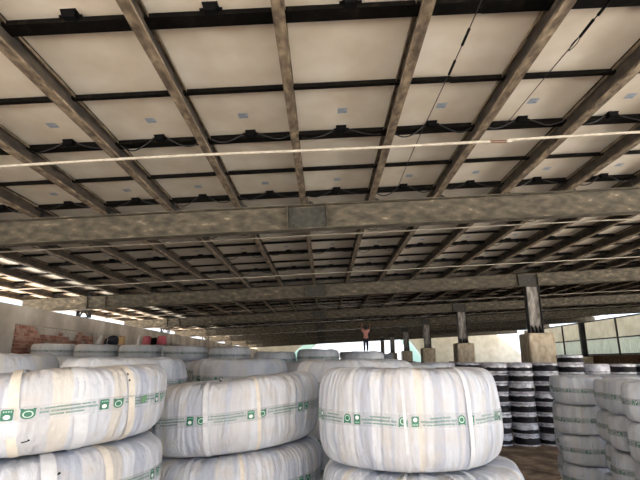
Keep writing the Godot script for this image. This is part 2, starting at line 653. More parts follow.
func build_ground_and_walls() -> void:
	var fl := setting("floor", Vector3(0, 0, -30))
	var st := mb()
	box(st, Vector3(0, -0.15, 0), Vector3(260, 0.3, 260))
	part(done(st), "dirt_ground", M.dirt, fl)
	# pale ground added outside on every side to bounce sunlight into the shed
	st = mb()
	bevel_box(st, Vector3(0, 0.01, 30 + 35.0), Vector3(120, 0.02, 60), 0.01)
	bevel_box(st, Vector3(-39.5, 0.01, -4), Vector3(60, 0.02, 84), 0.01)
	bevel_box(st, Vector3(56, 0.01, -4), Vector3(62, 0.02, 84), 0.01)
	bevel_box(st, Vector3(0, 0.01, -63), Vector3(120, 0.02, 62), 0.01)
	bevel_box(st, Vector3(17, 0.01, 28.75), Vector3(15.8, 0.02, 12.4), 0.01)
	part(done(st), "added_pale_yard", M.added_yard, fl)
	# left wall with its patch of bare brick
	var w := setting("wall_left", Vector3(WALL_X, 0, 0))
	var top := EYE + 1.37
	var x0 := -0.25
	var d0 := 3.0
	var d1 := 58.0
	# patch: d 11.9 .. 17.6, up 0.28 .. 0.95 from eye level
	var pd0 := 11.9
	var pd1 := 17.7
	var py0 := EYE - 0.1
	var py1 := EYE + 0.93
	st = mb()
	box(st, Vector3(-0.125, top * 0.5, -(d0 + pd0) * 0.5), Vector3(0.25, top, pd0 - d0))
	box(st, Vector3(-0.125, top * 0.5, -(d1 + pd1) * 0.5), Vector3(0.25, top, d1 - pd1))
	box(st, Vector3(-0.125, py0 * 0.5, -(pd0 + pd1) * 0.5), Vector3(0.25, py0, pd1 - pd0))
	box(st, Vector3(-0.125, (top + py1) * 0.5, -(pd0 + pd1) * 0.5), Vector3(0.25, top - py1, pd1 - pd0))
	part(done(st), "plaster", M.wall, w)
	st = mb()
	box(st, Vector3(-0.16, (py0 + py1) * 0.5, -(pd0 + pd1) * 0.5), Vector3(0.18, py1 - py0, pd1 - pd0))
	part(done(st), "mortar_bed", M.mortar, w)
	var bm := mb()
	bevel_box(bm, Vector3.ZERO, Vector3(0.06, 0.078, 0.225), 0.006)
	var brick := done(bm)
	var plaster_bit := mb()
	bevel_box(plaster_bit, Vector3.ZERO, Vector3(0.085, 0.088, 0.24), 0.01)
	var bit := done(plaster_bit)
	var rows := int((py1 - py0) / 0.0915)
	for r in rows:
		var y := py0 + 0.0457 + r * 0.0915
		var off := 0.12 if r % 2 else 0.0
		var n := int((pd1 - pd0) / 0.24)
		for i in n:
			var d := pd0 + 0.12 + i * 0.24 + off
			if d > pd1 - 0.1:
				continue
			# plaster still clings along the ragged upper edge
			var edge := rows - 1 - int(1.6 + 1.2 * sin(d * 1.9) + 1.0 * sin(d * 4.3 + 1.0)) + (2 if d < 12.6 else 0)
			if r > edge or d > 17.2 and r > 4:
				part(bit, "plaster_patch", M.wall, w, Vector3(-0.042, y, -d))
			elif not (rng.randf() < 0.06):
				part(brick, "brick", M.brick[rng.randi() % 4], w, Vector3(-0.062 + rng.randf_range(-0.012, 0.01), y, -d))
	# pilasters under each girder, and the coping
	for k in 7:
		var d := G0 + BAY * k
		if d < d0:
			continue
		st = mb()
		bevel_box(st, Vector3.ZERO, Vector3(0.16, top - 0.02, 0.42), 0.015)
		part(done(st), "pilaster", M.wall, w, Vector3(0.08, (top - 0.02) * 0.5, -d - 0.9))

# ------------------------------------------------------------------ roof
func roof_up(x: float) -> float:
	return 2.42 + SLOPE * x

func build_roof() -> void:
	var c := setting("ceiling", P(0, 2.42, 0))
	var tilt := Basis(Vector3(0, 0, 1), atan(SLOPE))
	c.basis = tilt
	# panel meshes: origin at the centre, y = 0 at the frame's lower edge
	var st := mb()
	box(st, Vector3(0, 0.0265, 0), Vector3(PITCH - 0.03, 0.006, ROW - 0.025))
	var back := done(st)
	st = mb()
	for s in [-1.0, 1.0]:
		box(st, Vector3(s * (PITCH * 0.5 - 0.0135), 0.0175, 0), Vector3(0.022, 0.035, ROW - 0.006))
		box(st, Vector3(0, 0.0175, s * (ROW * 0.5 - 0.014)), Vector3(PITCH - 0.049, 0.035, 0.022))
		box(st, Vector3(0, 0.0015, s * (ROW * 0.5 - 0.03)), Vector3(PITCH - 0.049, 0.003, 0.014))
	var frame := done(st)
	st = mb()
	# junction box: a trapezoid block with a rib and two glands
	var zb := -(ROW * 0.5 - 0.075)
	var a := [Vector3(-0.06, 0.024, zb - 0.05), Vector3(0.06, 0.024, zb - 0.05), Vector3(0.06, 0.024, zb + 0.05), Vector3(-0.06, 0.024, zb + 0.05)]
	var b := [Vector3(-0.045, -0.034, zb - 0.035), Vector3(0.045, -0.034, zb - 0.035), Vector3(0.045, -0.034, zb + 0.035), Vector3(-0.045, -0.034, zb + 0.035)]
	for i in 4:
		quad(st, b[i], b[(i + 1) % 4], a[(i + 1) % 4], a[i])
	quad(st, b[3], b[2], b[1], b[0])
	for s in [-1.0, 1.0]:
		tube(st, [Vector3(s * 0.05, 0.002, zb), Vector3(s * 0.085, -0.002, zb)], 0.01)
	var jbox := done(st)
	var leads := []
	for v in 3:
		st = mb()
		for s in [-1.0, 1.0]:
			var pts := []
			for i in 11:
				var t := i / 10.0
				var dip: float = [0.05, 0.075, 0.035][v] * (1.0 if s > 0 else 1.3)
				pts.append(Vector3(s * lerpf(0.08, 0.46, t), -0.002 - dip * sin(PI * t) - 0.06 * t, zb + 0.05 * sin(t * 5.0 + v) * t))
			tube(st, pts, 0.008, 5)
		leads.append(done(st))
	st = mb()
	box(st, Vector3(0, 0.0225, 0), Vector3(0.105, 0.002, 0.11))
	var sticker := done(st)
	var simg := Image.create(64, 64, false, Image.FORMAT_RGB8)
	simg.fill(Color("a9b4c2"))
	for i in 9:
		simg.fill_rect(Rect2i(6, 6 + i * 6, 26 + (i * 37) % 26, 2), Color("66738a"))
	simg.fill_rect(Rect2i(38, 8, 20, 14), Color("7d8ba3"))
	var sm := mat(Color.WHITE, 0.5)
	sm.albedo_texture = ImageTexture.create_from_image(simg)
	sm.uv1_triplanar = true
	sm.uv1_scale = Vector3(9, 9, 9)
	sm.uv1_offset = Vector3(0.5, 0.5, 0.5)
	# which panels show largest
	var spots := []
	for r in range(-4, 27):
		for k in range(X_MIN, X_MAX):
			var x := PX0 + (k + 0.5) * PITCH
			var d := ROW0 + ROW * (r + 0.5)
			if r < 2 and x > FRONT_X:
				continue
			var up := roof_up(x) + 0.2
			var zc := d * 0.969 + up * 0.246
			var score := -1000.0 - absf(d)
			if zc > 0.5:
				var px := 324.0 + 480.0 * x / zc
				var py := 240.0 - 480.0 * (up * 0.969 - d * 0.246) / zc
				if px > -60.0 and px < 700.0 and py > -80.0:
					score = 1000.0 / (zc * zc * zc) * up
			spots.append([score, k, r])
	spots.sort_custom(func(p, q): return p[0] > q[0])
	var y0 := 0.19
	var rest := []
	for i in spots.size():
		var k: int = spots[i][1]
		var r: int = spots[i][2]
		var at := Vector3(PX0 + (k + 0.5) * PITCH, y0, -(ROW0 + ROW * (r + 0.5)))
		if i >= 300:
			rest.append(at)
			continue
		var o := part(back, "solar_panel", M.back, c, at)
		part(frame, "frame", M.frame, o)
		part(jbox, "junction_box", M.black, o)
		part(leads[(k * 7 + r * 3 + 300) % 3], "cable_lead", M.wire, o)
		if r < 9:
			part(sticker, "type_label", sm, o, Vector3(0.03 * sin(k * 2.0), 0, -ROW * 0.5 + 0.45))
	var far := ArrayMesh.new()
	for pair in [[back, M.back], [frame, M.frame], [jbox, M.black]]:
		far.add_surface_from_arrays(Mesh.PRIMITIVE_TRIANGLES, pair[0].surface_get_arrays(0))
		far.surface_set_material(far.get_surface_count() - 1, pair[1])
	var mm := MultiMesh.new()
	mm.transform_format = MultiMesh.TRANSFORM_3D
	mm.mesh = far
	mm.instance_count = rest.size()
	for i in rest.size():
		mm.set_instance_transform(i, Transform3D(Basis.IDENTITY, rest[i]))
	var mi := MultiMeshInstance3D.new()
	mi.name = "distant_solar_panels"
	mi.multimesh = mm
	mi.set_meta("kind", "stuff")
	c.add_child(mi)
	# purlins: two channels back to back, one length per bay
	for bay in range(-2, 6):
		var da := G0 + BAY * bay
		if bay == -2:
			da += 4.05
		var db := G0 + BAY * (bay + 1) + (1.9 if bay == 5 else 0.0)
		st = mb()
		var L := db - da - 0.006
		for f in [0.004, 0.184]:
			box(st, Vector3(0, f, 0), Vector3(0.088, 0.008, L))
		for s in [-1.0, 1.0]:
			box(st, Vector3(s * 0.041, 0.017, 0), Vector3(0.006, 0.018, L))
			box(st, Vector3(s * 0.041, 0.171, 0), Vector3(0.006, 0.018, L))
		var pm := done(st)
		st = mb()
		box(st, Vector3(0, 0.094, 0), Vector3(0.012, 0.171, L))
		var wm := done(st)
		for k in range(X_MIN, X_MAX + 1):
			if bay < 0 and PX0 + k * PITCH > FRONT_X + 0.6:
				continue
			var pn :=  part(pm, "purlin", M.purlin, c, Vector3(PX0 + k * PITCH + 0.012 * sin(k * 3.1 + bay), 0, -(da + db) * 0.5))
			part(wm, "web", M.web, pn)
	# rails across the purlins: under every joint and under the middle of every panel
	var lens := [5.0, 6.0, 5.0, 5.0, 5.0, 5.5]
	var meshes := {}
	for l in [5.0, 6.0, 5.5]:
		st = mb()
		box(st, Vector3(0, 0.02, 0), Vector3(l - 0.003, 0.04, 0.05))
		meshes[l] = done(st)
		st = mb()
		box(st, Vector3(0, 0.021, 0.05), Vector3(l - 0.003, 0.042, 0.008))
		box(st, Vector3(0, 0.004, -0.012), Vector3(l - 0.003, 0.008, 0.13))
		box(st, Vector3(0, 0.03, -0.03), Vector3(l - 0.003, 0.02, 0.03))
		meshes[-l] = done(st)
	for r in range(-4, 28):
		var x := PX0 + X_MIN * PITCH
		for i in 6:
			var l: float = lens[(i + r + 12) % 6]
			x += l
			if r < 2 and x - l > FRONT_X - 1.0:
				continue
			var shift := 0.012 * sin(r * 2.3 + i * 1.7)
			part(meshes[-l], "rail", M.rail, c, Vector3(x - l * 0.5, 0.15, -(ROW0 + ROW * r) + shift * 0.4))
			if r < 27:
				part(meshes[l], "rail", M.rail, c, Vector3(x - l * 0.5, 0.15, -(ROW0 + ROW * (r + 0.5)) + shift))

func build_girders() -> void:
	var names := ["", "nearest and thickest in view, stained brown", "second from the front", "third from the front", "fourth from the front, above the raised arms", "fifth from the front", "sixth from the front", "farthest, at the open end of the shed"]
	var tilt := Basis(Vector3(0, 0, 1), atan(SLOPE))
	var xa := -9.7
	var xb := 22.1
	var len := xb - xa
	var cx := (xa + xb) * 0.5
	var fl := mb()
	box(fl, Vector3(cx, 0, 0), Vector3(len, 0.014, 0.2))
	var flange := done(fl)
	var wb := mb()
	box(wb, Vector3(cx, 0, 0), Vector3(len, 0.372, 0.01))
	var web := done(wb)
	var spm := mb()
	bevel_box(spm, Vector3.ZERO, Vector3(0.6, 0.33, 0.036), 0.004)
	var splice := done(spm)
	var sf := mb()
	box(sf, Vector3.ZERO, Vector3(0.014, 0.37, 0.19))
	var stiff := done(sf)
	var bt := mb()
	var pr := [Vector2(0, -0.02), Vector2(0.017, -0.02), Vector2(0.017, 0.008), Vector2(0, 0.008)]
	lathe(bt, pr, 6)
	var bolt := done(bt)
	var cl := mb()
	box(cl, Vector3(0.058, 0.06, 0), Vector3(0.008, 0.12, 0.12))
	box(cl, Vector3(0.1, 0.004, 0), Vector3(0.09, 0.008, 0.12))
	box(cl, Vector3(0.1, 0.035, 0), Vector3(0.078, 0.062, 0.008), Basis(Vector3(0, 0, 1), -0.5))
	var cleat := done(cl)
	for k in range(1, 8):
		var d := G0 + BAY * (k - 1)
		var g := thing("steel_girder", P(0, 2.42, d), "long rusty steel roof girder, " + names[k], "girder", "roof girders across the shed")
		g.basis = tilt
		part(flange, "top_flange", M.girder, g, Vector3(0, -0.007, 0))
		part(web, "web", M.girder, g, Vector3(0, -0.2, 0))
		part(flange, "bottom_flange", M.girder, g, Vector3(0, -0.393, 0))
		for sx in [-0.27, POST_X - 0.1]:
			part(splice, "splice_plate", M.splice, g, Vector3(sx, -0.2, 0.0))
			for s in [-1.0, 1.0]:
				part(stiff, "stiffener", M.girder, g, Vector3(sx + s * 0.31, -0.2, 0))
			if k < 4:
				for bx in [-0.22, -0.08, 0.08, 0.22]:
					for by in [-0.11, 0.11]:
						part(bolt, "bolt", M.splice, g, Vector3(sx + bx, -0.2 + by, 0.02), Basis(Vector3(1, 0, 0), PI / 2))
		part(stiff, "stiffener", M.girder, g, Vector3(-7.0, -0.2, 0))
		part(stiff, "stiffener", M.girder, g, Vector3(WALL_X, -0.2, 0))
		for kk in range(X_MIN + 1, X_MAX + 1):
			part(cleat, "cleat", M.dark_steel, g, Vector3(PX0 + kk * PITCH, 0.0, 0.0))
	# columns and the stubs on the left wall
	var where := ["nearest", "second", "third", "fourth", "fifth", "farthest"]
	for k in range(1, 7):
		var d := G0 + BAY * k
		var bottom := 0.86
		make_column(POST_X, d, bottom, "grey steel column on a tall beige concrete pedestal, " + where[k - 1] + " of the row", M.column, "columns on the right of the coils")
		if k >= 3 and k <= 5:
			make_column(FENCE_X - 0.5, d, 0.4, "blackened steel column beside the sheet fence, " + ["nearest of its row, at the frame edge", "in the open, thickest in view", "behind the nearest pedestal"][k - 3], M.dark_steel, "columns along the fence")
	for k in range(0, 6):
		var d := G0 + BAY * k
		var h := 2.02 + SLOPE * WALL_X - 1.37
		var s := thing("girder_stub", P(WALL_X - 0.06, 1.37, d), "short dark steel stub carrying a girder on the wall, " + ORD[k] + " from the front", "bracket", "stubs on the wall top")
		var st := mb()
		box(st, Vector3(0, 0.006, 0), Vector3(0.44, 0.012, 0.24))
		part(done(st), "base_plate", M.dark_steel, s)
		for x in [-1.0, 1.0]:
			st = mb()
			box(st, Vector3(x * 0.19, h * 0.5 - 0.012, 0), Vector3(0.02, h - 0.03, 0.2))
			part(done(st), "side_plate", M.dark_steel, s)
			st = mb()
			box(st, Vector3(x * 0.08, h * 0.5, 0), Vector3(0.03, h * 0.98, 0.06), Basis(Vector3(0, 0, 1), x * 0.5))
			part(done(st), "brace", M.dark_steel, s)

func make_column(x: float, d: float, ped: float, label: String, m: Material, group: String) -> void:
	var top := 2.02 + SLOPE * x - 0.012
	var h := top - ped
	var ht := EYE + ped
	var p := thing("concrete_pedestal", Vector3(x, 0, -d), "beige concrete pedestal under the " + label.split(" on a")[0].split(" beside")[0] + ", " + label.split(", ", true, 1)[1], "pedestal", "pedestals: " + group)
	var st := mb()
	bevel_box(st, Vector3(0, ht * 0.5, 0), Vector3(0.8, ht, 0.8), 0.035)
	part(done(st), "block", M.concrete, p)
	var o := thing("steel_column", P(x, ped, d), label, "column", group)
	st = mb()
	box(st, Vector3(0, h * 0.5, 0), Vector3(0.4, h - 0.02, 0.012))
	part(done(st), "web", m, o)
	for s in [-1.0, 1.0]:
		st = mb()
		box(st, Vector3(s * 0.206, h * 0.5, 0), Vector3(0.014, h - 0.02, 0.22))
		part(done(st), "flange", M.dark_steel, o)
	st = mb()
	bevel_box(st, Vector3(0, 0.01, 0), Vector3(0.56, 0.02, 0.46), 0.003)
	part(done(st), "base_plate", M.dark_steel, o)
	for gx in [-0.12, 0.0, 0.12]:
		for s in [-1.0, 1.0]:
			st = mb()
			var z0: float = s * 0.006
			var z1: float = s * 0.2
			var pts := [Vector2(z0, 0.02), Vector2(z1, 0.02), Vector2(z1, 0.07), Vector2(z0, 0.26)]
			for e in 4:
				var q: Vector2 = pts[e]
				var w: Vector2 = pts[(e + 1) % 4]
				if s < 0:
					quad(st, Vector3(gx - 0.012, w.y, w.x), Vector3(gx + 0.012, w.y, w.x), Vector3(gx + 0.012, q.y, q.x), Vector3(gx - 0.012, q.y, q.x))
				else:
					quad(st, Vector3(gx - 0.012, q.y, q.x), Vector3(gx + 0.012, q.y, q.x), Vector3(gx + 0.012, w.y, w.x), Vector3(gx - 0.012, w.y, w.x))
			for e in [-1.0, 1.0]:
				var f := []
				for q in pts:
					f.append(Vector3(gx + e * 0.012, q.y, q.x))
				if e * s > 0:
					quad(st, f[0], f[3], f[2], f[1])
				else:
					quad(st, f[0], f[1], f[2], f[3])
			part(done(st), "gusset", M.dark_steel, o)
	st = mb()
	bevel_box(st, Vector3(0, h - 0.008, 0), Vector3(0.46, 0.016, 0.24), 0.003)
	part(done(st), "cap_plate", M.dark_steel, o)

# ------------------------------------------------------------------ fence and far end
func corrugated(w: float, h: float, waves: int, amp: float, seg := 4) -> ArrayMesh:
	# a sheet in the z-y plane, 3 mm thick, ribs upright
	var st := mb()
	st.set_smooth_group(1)
	var n := waves * seg
	for i in n:
		var z0 := w * (float(i) / n - 0.5)
		var z1 := w * (float(i + 1) / n - 0.5)
		var x0 := amp * sin(TAU * i / seg)
		var x1 := amp * sin(TAU * (i + 1) / seg)
		quad(st, Vector3(x1 + 0.003, 0, z1), Vector3(x1 + 0.003, h, z1), Vector3(x0 + 0.003, h, z0), Vector3(x0 + 0.003, 0, z0))
		quad(st, Vector3(x0, 0, z0), Vector3(x0, h, z0), Vector3(x1, h, z1), Vector3(x1, 0, z1))
	return done(st)

func build_fence_and_far_end() -> void:
	var w := setting("wall_right", Vector3(FENCE_X, 0, 0))
	var d0 := 23.0
	var d1 := 49.0
	var base := EYE + 0.5
	var mid := EYE + 1.74
	var top := EYE + 3.15
	var st := mb()
	box(st, Vector3(0.15, base * 0.5, -(d0 + d1) * 0.5), Vector3(0.3, base, d1 - d0))
	part(done(st), "brown_plinth", M.brown_wall, w)
	var lower := corrugated(1.03, mid - base, 4, 0.035)
	var upper := corrugated(1.03, top - mid, 3, 0.006)
	for i in int(d1 - d0):
		part(lower, "translucent_sheet", M.pale_sheet, w, Vector3(0.06 + 0.008 * (i % 2), base, -(d0 + 0.5 + i)))
		part(upper, "cream_sheet", M.cream_sheet, w, Vector3(0.06 + 0.008 * ((i + 1) % 2), mid, -(d0 + 0.5 + i)))
	for y in [base + 0.06, mid, top]:
		st = mb()
		box(st, Vector3(0, y, -(d0 + d1) * 0.5), Vector3(0.07, 0.09, d1 - d0))
		part(done(st), "rail", M.dark_steel, w)
	var d := d0 + 0.1
	for dd in [27.6, 35.7, 43.8, 48.9]:
		st = mb()
		box(st, Vector3(-0.07, (top + base) * 0.5, -dd), Vector3(0.08, top - base, 0.13))
		part(done(st), "post", M.dark_steel, w)
	# sheets hung from the last girder at the open end
	var de := G0 + BAY * 6
	hang("tarpaulin_curtain", [9.7, 19.75], [11.6, 23.4], -0.2, de + 0.25, M.cream_sheet, "big cream tarpaulin hung at the far end with a slanting right edge", "tarpaulin")
	hang("tarpaulin_strip", [8.75, 9.68], [10.1, 11.55], -0.2, de + 0.3, M.teal_sheet, "narrow teal sheet along the left edge of the big cream tarpaulin", "tarpaulin")
	hang("tarpaulin_curtain", [-9.6, -2.4], [-9.9, -5.0], -0.3, de + 0.25, M.cream_sheet, "cream tarpaulin at the far left end, above the distant coils", "tarpaulin")
	hang("tarpaulin_strip", [-2.38, -0.8], [-4.98, -3.7], -0.3, de + 0.3, M.teal_sheet, "narrow teal sheet slanting beside the open bright gap on the left", "tarpaulin")
	# pale post just left of the nearest pedestal
	var p := thing("white_post", Vector3(19.6, 0, -47.4), "thin pale post in the bright gap beside the nearest pedestal", "post")
	st = mb()
	bevel_box(st, Vector3(0, 2.4, 0), Vector3(0.32, 4.8, 0.32), 0.02)
	part(done(st), "shaft", M.concrete, p)
	st = mb()
	bevel_box(st, Vector3(0, 4.83, 0), Vector3(0.42, 0.06, 0.42), 0.02)
	part(done(st), "cap", M.concrete, p)

func hang(called: String, xt: Array, xb: Array, low: float, d: float, m: Material, label: String, category: String) -> void:
	var nx := 28
	var ny := 10
	var mid: float = (xt[0] + xt[1]) * 0.5
	var o := thing(called, P(mid, low, d), label, category)
	var f := func(i: int, j: int) -> Vector3:
		var u := float(i) / nx
		var v := float(j) / ny
		var x: float = lerpf(lerpf(xb[0], xb[1], u), lerpf(xt[0], xt[1], u), v)
		var yt: float = 2.03 + SLOPE * x
		return Vector3(x - mid, lerpf(0.0, yt - low, v), 0.08 * sin(x * 2.3 + v) * (1.0 - 0.6 * v) + 0.03 * sin(x * 6.0 + v * 3.0))
	var st := mb()
	st.set_smooth_group(1)
	for i in nx:
		for j in ny:
			var a: Vector3 = f.call(i, j)
			var b: Vector3 = f.call(i, j + 1)
			var c: Vector3 = f.call(i + 1, j + 1)
			var e: Vector3 = f.call(i + 1, j)
			quad(st, a, b, c, e)
			var t := Vector3(0, 0, -0.004)
			quad(st, e + t, c + t, b + t, a + t)
	part(done(st), "sheet", m, o)
	st = mb()
	var pts := []
	for i in nx + 1:
		pts.append(f.call(i, ny) + Vector3(0, -0.01, 0))
	tube(st, pts, 0.018, 5)
	part(done(st), "hem_rope", M.rod, o)

# ------------------------------------------------------------------ the three big stacks in front
func build_front_coils() -> void:
	# x, d, tape direction, words, list of coils from the floor up: [R, h, s0, s1]
	var sets := [
		{"x": -1.545, "d": 2.7, "tape": -1, "w": "left front stack", "c": [[0.66, 0.38, 0.0, 0.015], [0.67, 0.38, 0.015, 0.035], [0.67, 0.37, 0.035, 0.05], [0.665, 0.36, 0.05, 0.065], [0.66, 0.36, 0.065, 0.075]], "seed": 100, "stripe": Vector2(0.05, 0.12)},
		{"x": -0.70, "d": 3.8, "tape": -1, "w": "middle front stack", "c": [[0.67, 0.445, 0.0, 0.03], [0.66, 0.445, 0.03, 0.06], [0.68, 0.435, 0.06, 0.09], [0.66, 0.46, 0.09, 0.1]], "seed": 200, "stripe": Vector2(0.012, 0.06)},
		{"x": 0.52, "d": 3.2, "tape": 1, "w": "right front stack", "c": [[0.6, 0.445, 0.0, 0.0], [0.57, 0.445, 0.0, 0.0], [0.6, 0.445, 0.0, 0.012], [0.555, 0.535, 0.012, 0.0]], "seed": 300, "stripe": Vector2(0.012, 0.055)},
	]
	for s in sets:
		var y := 0.0
		var n: int = s.c.size()
		for i in n:
			var q: Array = s.c[i]
			var near := i >= n - 2
			var c := coil_shape(q[0], 0.24, q[1], 480 if near else 120, 48 if near else 24, s.seed + i, q[2], q[3], 0.016, 3.7, s.stripe, 0.35)
			var x: float = s.x + (0.07 if s.seed == 300 and i == 2 else 0.0)
			var yoff := y
			if s.seed == 300 and i == 3:
				yoff += 0.001
			var what: String = ["floor coil", "second coil from the floor", "third coil from the floor", "fourth coil from the floor"][i] if i < n - 2 else ("coil just under the top one" if i == n - 2 else "top coil")
			var looks := "white film-wrapped pipe coil with green printed tape, " if i == n - 1 else "white film-wrapped pipe coil, "
			var o := coil(c, Vector3(x, yoff, -s.d), looks + what + " of the " + s.w, "big coils in front", 0.0, s.tape)
			if near:
				# straps: angle measured from +x towards +z (the camera side is +90 degrees)
				var list: Array = {100: [[1.17, 0.04, M.cream_tape], [0.4, 0.04, M.cream_tape], [0.78, 0.06, M.white_tape]], 200: [[1.62, 0.03, M.white_tape], [1.12, 0.022, M.cream_tape], [2.25, 0.03, M.cream_tape]], 300: [[1.1, 0.03, M.white_tape], [2.3, 0.025, M.white_tape], [1.75, 0.016, M.white_tape]]}[s.seed]
				for e in list:
					part(strap_mesh(c, e[0] + (0.13 if i < n - 1 else 0.0), e[1], 0.05), "binding_strap", e[2], o)
			if s.seed == 100:
				if i == n - 1:
					for e in [[1.08, 0.2, 0.035, 0.014, "film_tear"], [0.44, 0.86, 0.012, 0.016, "film_tear"], [0.435, 0.78, 0.014, 0.014, "film_tear"]]:
						part(patch_mesh(c, e[0], e[1], e[2], e[3], int(e[0] * 900 + e[1] * 77)), e[4], M.black, o)
					part(patch_mesh(c, 0.27, 0.52, 0.05, 0.045, 8), "green_smear", M.smear, o)
				elif i == n - 2:
					part(patch_mesh(c, 0.87, 0.8, 0.016, 0.012, 9), "film_tear", M.black, o)
			y += q[1]

# ------------------------------------------------------------------ stacks behind
func build_back_coils() -> void:
	var big := []
	for v in 3:
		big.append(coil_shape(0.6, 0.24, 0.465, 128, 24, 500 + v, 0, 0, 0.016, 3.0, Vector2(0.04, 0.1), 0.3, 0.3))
	var flat := []
	for v in 3:
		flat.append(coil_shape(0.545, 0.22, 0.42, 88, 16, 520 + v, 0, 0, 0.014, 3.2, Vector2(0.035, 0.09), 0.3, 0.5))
	# rows: name, top above eye level, d, list of x
	var rows := [
		{"w": "second row", "d": 5.0, "xs": [-3.35, -2.0, 0.3], "tops": [0.09, 0.05, 0.03], "k": 0},
		{"w": "third row", "d": 6.4, "xs": [-4.3, -3.0, -1.05, 0.75], "tops": [0.05, 0.07, 0.05, -0.02], "k": 0},
		{"w": "fourth row", "d": 8.1, "xs": [-5.5, -4.2, -2.9, -1.5, -0.1, 1.2], "tops": [0.03, 0.05, 0.02, 0.06, 0.0, -0.02], "k": 0},
		{"w": "fifth row", "d": 10.2, "xs": [-6.4, -5.0, -3.6, -2.2, -0.8, 0.6, 1.9], "tops": [0.05, 0.02, 0.06, 0.05, 0.03, 0.02, 0.0], "k": 0},
		{"w": "sixth row", "d": 12.7, "xs": [-6.99, -5.86, -4.73, -3.58, -2.42, -1.28, -0.15, 0.985], "tops": [0.46, 0.44, 0.43, 0.41, 0.38, 0.26, 0.32, 0.27], "k": 1},
		{"w": "seventh row", "d": 14.0, "xs": [-6.1, -4.85], "tops": [0.47, 0.47], "k": 1},
		{"w": "row at the worker", "d": 31.0, "xs": [1.5, 2.65, 3.8], "tops": [0.62, 0.65, 0.5], "k": 1},
	]
	for r in rows:
		var proto: Array = flat if r.k else big
		var hh: float = proto[0].h
		for i in r.xs.size():
			var total: float = EYE + r.tops[i]
			var n := int(round(total / hh))
			var sc := total / n / hh
			for lv in n:
				var c: Dictionary = proto[(i * 2 + lv) % 3]
				var lvl: String = "top coil" if lv == n - 1 else ("floor coil" if lv == 0 else ORD[lv] + " coil up")
				var place: String = r.w + ", " + ORD[i] + " stack from left" if r.w != "row at the worker" else ["the stack left of the worker", "the stack under the worker", "the stack right of the worker"][i]
				var jit := 0.02 if lv == n - 1 else 0.015
				var o := coil(c, Vector3(r.xs[i] + rng.randf_range(-jit, jit), total / n * lv, -r.d + rng.randf_range(-jit, jit)), "white wrapped pipe coil, " + lvl + ", " + place, "coils of the " + r.w if r.w != "row at the worker" else "coils at the worker", (rng.randi() % 4) * PI / 2, 1 if rng.randf() < 0.5 else -1)
				o.scale.y = sc

# ------------------------------------------------------------------ black pipe coils in clear film
func build_black_coils() -> void:
	var R := 0.3
	var h := 0.236
	var variants := []
	for v in 5:
		var st := mb()
		var prof := [Vector2(0.13, 0.03), Vector2(0.13, 0.004), Vector2(R - 0.06, 0.002)]
		for i in 6:
			for q in 5:
				var a := -PI / 2 + PI * q / 4.0
				prof.append(Vector2(R - 0.018 + 0.014 * cos(a), 0.02 + i * 0.034 + 0.017 * (1 + sin(a)) * 0.98 - 0.015))
		prof.append(Vector2(R - 0.07, h - 0.012))
		prof.append(Vector2(0.13, h - 0.012))
		prof.append(Vector2(0.13, 0.03))
		lathe(st, prof, 28)
		var body := done(st)
		# film over the top and shoulder with a ragged lower edge, and a band at the foot
		st = mb()
		st.set_smooth_group(1)
		var rg := RandomNumberGenerator.new()
		rg.seed = 900 + v
		var nz := FastNoiseLite.new()
		nz.seed = 33 + v
		nz.frequency = 1.0
		var n := 40
		var prev := []
		for i in n + 1:
			var ph := TAU * i / n
			var cut: float = h * [0.76, 0.68, 0.72, 0.5, 0.2][v] + 0.025 * nz.get_noise_2d(cos(ph) * 1.5, sin(ph) * 1.5)
			var row := []
			for e in [[R + 0.003, cut], [R + 0.005, cut + 0.03], [R + 0.003, h - 0.03], [R - 0.02, h - 0.006], [R - 0.09, h], [0.14, h - 0.004]]:
				var wob := 1.0 + 0.012 * nz.get_noise_2d(cos(ph) * 6.0, sin(ph) * 6.0 + e[1] * 9.0)
				row.append(Vector3(e[0] * wob * cos(ph), e[1], e[0] * wob * sin(ph)))
			if i > 0:
				for j in 5:
					quad(st, prev[j], row[j], row[j + 1], prev[j + 1])
			prev = row
		var film := done(st)
		st = mb()
		lathe(st, [Vector2(R - 0.004, 0.0), Vector2(R + 0.003, 0.006), Vector2(R + 0.003, 0.03), Vector2(R - 0.002, 0.034)], 28)
		variants.append([body, film, done(st)])
	var rows := [
		{"w": "front black row", "d": 12.3, "xs": [2.3, 2.93, 3.56, 4.19, 4.82, 5.45, 6.08, 6.71, 7.34, 7.97], "n": 8},
		{"w": "rear black row", "d": 19.0, "xs": [3.6, 4.25, 4.9, 5.55, 6.2, 6.85, 7.5, 8.15], "n": 8},
	]
	var pick := [0, 0, 1, 1, 2, 2, 3, 3, 4]
	for r in rows:
		for i in r.xs.size():
			var n: int = r.n
			var lift := 1.0 if i < 6 else 0.985
			for lv in n:
				make_black(variants[pick[rng.randi() % 9]], Vector3(r.xs[i] + rng.randf_range(-0.009, 0.009), lv * h * lift, -r.d + rng.randf_range(-0.03, 0.03)), "black coil in clear film, %s, %s stack from left, %s" % [r.w, ORD[i], ("top" if lv == n - 1 else ORD[lv] + " up")], "black coils, " + r.w, lift)
	make_black(variants[1], Vector3(6.08, 8 * h * 0.985, -12.3), "black pipe coil in clear film lying alone on top of the front black row", "", 0.9)

func make_black(v: Array, at: Vector3, label: String, group: String, sc := 1.0) -> void:
	var o := thing("black_pipe_coil", at, label, "pipe coil", group)
	o.rotation.y = (rng.randi() % 4) * PI / 2
	o.scale.y = sc
	part(v[0], "pipe_windings", M.pipe_black, o)
	part(v[1], "clear_film", M.clear_wrap, o)
	part(v[2], "foot_band", M.clear_wrap, o)

